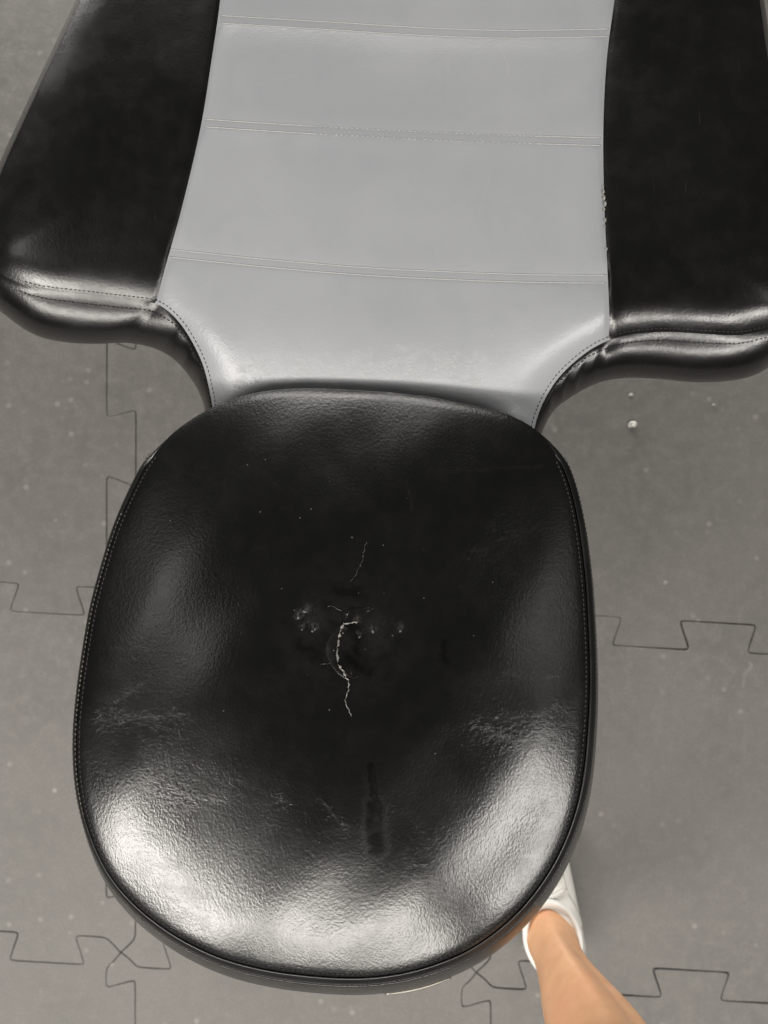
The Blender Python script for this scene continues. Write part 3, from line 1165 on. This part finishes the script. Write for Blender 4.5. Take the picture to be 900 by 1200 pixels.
v, f = join(box(-.02, .10, .485, .07, .72, .05), box(-.03, -.16, .545, .05, .10, .075), box(.03, .40, .515, .26, .05, .03))
mesh_obj('support_beam', v, f, M_FRAME, chair, smooth=False)
cyl = [[(-.02 + r_ * math.cos(a), .02 + r_ * math.sin(a), z) for a in np.linspace(0, 2 * PI, 28, endpoint=False)]
       for r_, z in ((.045, .03), (.045, .30), (.032, .301), (.032, .462))]
v, f = loft(cyl, True, True, True)
mesh_obj('column', v, f, M_STEEL, chair)
base_r = [[(-.02 + r_ * math.cos(a), .02 + r_ * math.sin(a), z) for a in np.linspace(0, 2 * PI, 40, endpoint=False)]
          for r_, z in ((.185, .0008), (.19, .006), (.185, .018), (.12, .03), (.046, .038))]
v, f = loft(base_r, True, True, True)
mesh_obj('base_plate', v, f, M_FRAME, chair)


# ------------------------------------------------------------------ the photographer's leg and shoe
def ellipse(c, rx, ry, n=28, tilt=(0, 0), rot=0.0, front=0.0, shin=0.0, bone=0.0):
    out = []
    for k in range(n):
        a = 2 * PI * k / n
        g = lambda m, wd: math.exp(-((((a - m + PI) % (2 * PI)) - PI) / wd) ** 2)
        kr = 1 + shin * (.075 * g(1.45, .26) - .085 * g(.72, .30) + .05 * g(.15, .35) - .03 * g(2.25, .3)) + bone * (.16 * g(0.05, .33) + .18 * g(PI - .15, .33) - .10 * g(-.75, .3) - .10 * g(PI + .75, .3) + .08 * g(-PI / 2, .3))
        lx, ly = rx * math.cos(a) * kr, ry * math.sin(a) * kr
        if front and math.sin(a) > 0:
            lx *= 1 - front * math.sin(a) ** 2
        x_ = lx * math.cos(rot) - ly * math.sin(rot)
        y_ = lx * math.sin(rot) + ly * math.cos(rot)
        out.append((c[0] + x_, c[1] + y_, c[2] + tilt[0] * x_ + tilt[1] * y_))
    return out


FOOT = math.radians(13)                       # the foot points up the picture, turned a little to the left
ax = np.array([-math.sin(FOOT), math.cos(FOOT)])
sd = np.array([math.cos(FOOT), math.sin(FOOT)])
ANK = np.array([.264, -.674])

# body: foot, ankle, calf, knee and lower thigh in one skin
rings = []
foot_secs = [(.170, .012, .006, .024), (.160, .026, .009, .025), (.13, .036, .012, .026), (.09, .036, .018, .032), (.055, .034, .028, .044)]
for s, rw, rh, zc in foot_secs:
    c = ANK + ax * s
    r_ = []
    for k in range(48):
        a = 2 * PI * k / 48
        # cross section across the foot
        xx = c + sd * rw * math.cos(a)
        tilt = math.sin(a)
        r_.append((xx[0], xx[1], zc + rh * tilt))
    rings.append(r_)
for z, cx, cy, rx, ry, fr in [(.060, .264, -.668, .036, .050, .0), (.085, .264, -.672, .035, .046, .1), (.110, .264, -.674, .0365, .042, .15), (.135, .2635, -.674, .036, .041, .2),
                              (.170, .263, -.672, .0375, .043, .25), (.215, .2625, -.668, .043, .049, .28), (.265, .2635, -.664, .051, .056, .28),
                              (.315, .2645, -.658, .057, .061, .25), (.365, .2655, -.650, .0595, .061, .22), (.415, .2650, -.640, .057, .057, .15),
                              (.460, .2630, -.630, .055, .056, .05), (.505, .2610, -.622, .056, .060, 0), (.550, .253, -.623, .058, .064, 0),
                              (.62, .252, -.630, .064, .070, 0), (.70, .250, -.640, .071, .078, 0), (.78, .248, -.652, .077, .084, 0)]:
    rings.append(ellipse((cx, cy, z), rx, ry, 48, rot=FOOT, front=fr, shin=max(0, min(1, (z - .11) / .07)) * max(0, min(1, (.5 - z) / .06)), bone=math.exp(-((z - .098) / .022) ** 2)))
# foot rings run across the foot; turn them so that the first point matches
v, f = loft(rings, True, True, True)
person = mesh_obj('person', v, f, M_SKIN, None, label='bare tanned leg in a white sneaker standing on the mat beside the seat', category='person')
sub = person.modifiers.new('smooth', 'SUBSURF')
sub.levels = 1
sub.render_levels = 2

# shoe upper: sections along the foot
secs = [(-.082, .010, .050, .058), (-.078, .022, .060, .074), (-.066, .036, .068, .092), (-.045, .045, .074, .101), (-.015, .048, .074, .102), (.015, .0495, .072, .100), (.03, .050, .070, .095),
        (.045, .051, .066, .087), (.075, .052, .058, .076), (.105, .053, .052, .066), (.135, .050, .047, .056), (.160, .046, .041, .047), (.180, .037, .035, .039), (.194, .022, .030, .033), (.199, .008, .026, .028)]
rows = []
for s, hw, hz_, top in secs:
    c = ANK + ax * s + sd * .010
    r_ = []
    for k in range(25):
        a = PI * k / 24
        cc, ss = math.cos(a), math.sin(a)
        xx = hw * math.copysign(abs(cc) ** .75, cc)
        zz = .024 + (top - .024) * abs(ss) ** .85
        q = c + sd * xx
        r_.append((q[0], q[1], zz))
    rows.append(r_)
verts = [p_ for r_ in rows for p_ in r_]
faces = []
for i in range(len(rows) - 1):
    for j in range(24):
        faces.append((i * 25 + j, i * 25 + j + 1, (i + 1) * 25 + j + 1, (i + 1) * 25 + j))
shoe = mesh_obj('shoe', verts, faces, M_SHOE, person)
sub = shoe.modifiers.new('smooth', 'SUBSURF')
sub.levels = 1
sub.render_levels = 2
# padded collar round the ankle
cp = []
for k in range(40):
    a = 2 * PI * k / 40
    q = ANK + sd * (.0415 * math.cos(a) + .002) + ax * (.056 * math.sin(a) + .002)
    cp.append((q[0], q[1], .091 + .010 * max(0, -math.sin(a)) - .004 * max(0, math.sin(a))))
v, f = tube(np.array(cp), .0050, True, 10)
mesh_obj('collar', v, f, M_SHOE, shoe)
# sole
out = []
prof = [(-.088, .0), (-.084, .022), (-.072, .036), (-.045, .044), (.0, .047), (.045, .049), (.10, .053), (.14, .053), (.17, .047), (.19, .035), (.203, .016), (.206, 0)]
left = [(s, -h) for s, h in prof]
right = [(s, h) for s, h in prof[1:-1]][::-1]
ol = resample(catmull(left + right, 6, True), .008, True)
rr = []
for off, z in ((-.004, .0012), (0, .004), (0.0005, .020), (-.001, .025), (-.004, .0262)):
    nn = normals2(ol)
    o2 = ol + nn * off
    rr.append([(ANK[0] + .010 * sd[0] + ax[0] * a + sd[0] * b, ANK[1] + .010 * sd[1] + ax[1] * a + sd[1] * b, z) for a, b in o2])
v, f = loft(rr, True, True, True)
mesh_obj('sole', v, f, M_SOLE, shoe)
# laces over the tongue, stitched seams of the upper
def on_upper(t, u):
    ss_ = [a[0] for a in secs]
    hw = np.interp(t, ss_, [a[1] for a in secs])
    tp = np.interp(t, ss_, [a[3] for a in secs])
    c = ANK + ax * t + sd * .010
    cc = math.cos(u)
    xx = hw * math.copysign(abs(cc) ** .75, cc)
    q = c + sd * xx
    return (q[0], q[1], .024 + (tp - .024) * abs(math.sin(u)) ** .85)


for t in (.066, .084, .102, .120, .138):
    lp = [np.array(on_upper(t + .004 * math.sin(3 * u), u)) + np.array([0, 0, .0022]) for u in np.linspace(1.05, PI - 1.05, 9)]
    v, f = tube(np.array(lp), .0026, False, 7)
    mesh_obj('lace', v, f, M_SOLE, shoe)
sm = []
for u0 in (.98, PI - .98):
    lp = [np.array(on_upper(t, u0)) + np.array([0, 0, .0006]) for t in np.linspace(.058, .165, 14)]
    sm.append(tube(np.array(lp), .0011, False, 6))
for sgn in (0, 1):
    lp = [np.array(on_upper(t, (PI - u) if sgn else u)) + np.array([0, 0, .0005]) for t, u in zip(np.linspace(.055, -.02, 14), np.linspace(.95, .16, 14))]
    sm.append(tube(np.array(lp), .0011, False, 6))
    lp = [np.array(on_upper(t, (PI - u) if sgn else u)) + np.array([0, 0, .0005]) for t, u in zip(np.linspace(-.02, -.06, 10), np.linspace(.2, .8, 10))]
    sm.append(tube(np.array(lp), .0011, False, 6))
v, f = join(*sm)
mesh_obj('seam', v, f, M_SEAMG, shoe, kind='stuff')
# small dark trim on the outer side of the upper
tr = []
for dz, s0, s1 in ((.052, .012, .030), (.046, .014, .022)):
    c0, c1 = ANK + ax * s0 + sd * .0465, ANK + ax * s1 + sd * .0455
    tr.append(tube(np.array([(c0[0], c0[1], dz), ((c0[0] + c1[0]) / 2, (c0[1] + c1[1]) / 2, dz + .002), (c1[0], c1[1], dz + .004)]), [.0018, .0032, .0015], sides=6))
v, f = join(*tr)
mesh_obj('trim', v, f, M_MARK, shoe)


# ------------------------------------------------------------------ crumbs on the mat
def crumb(px, py, r_, label):
    bm = bmesh.new()
    bmesh.ops.create_icosphere(bm, subdivisions=2, radius=r_)
    c = P(px, py, r_ * .55)
    rd = random.Random(int(px))
    for vt in bm.verts:
        kk = 1 + rd.uniform(-.42, .30)
        vt.co = Vector((vt.co.x * kk * 1.15, vt.co.y * kk * .85, vt.co.z * kk * .6))
    vv = [tuple(vt.co) for vt in bm.verts]
    ff = [tuple(q.index for q in fc.verts) for fc in bm.faces]
    bm.free()
    o = mesh_obj('crumb', vv, ff, M_CRUMB, None, smooth=False, label=label, category='crumb', group='white crumbs on the rubber mat')
    o.location = (c[0], c[1], r_ * .5 + .0008)
    return o


crumb(740, 497, .0066, 'largest and whitest crumb on the mat below the right black wing')
M_CRUMB = mat_plain('dusty crumb', (.32, .31, .29), .8, .2, vary=.1, scale=500)
crumb(739, 463, .0038, 'small pale crumb just under the right black wing, above the largest crumb')
crumb(836, 474, .0026, 'small pale crumb far right under the end of the right black wing')
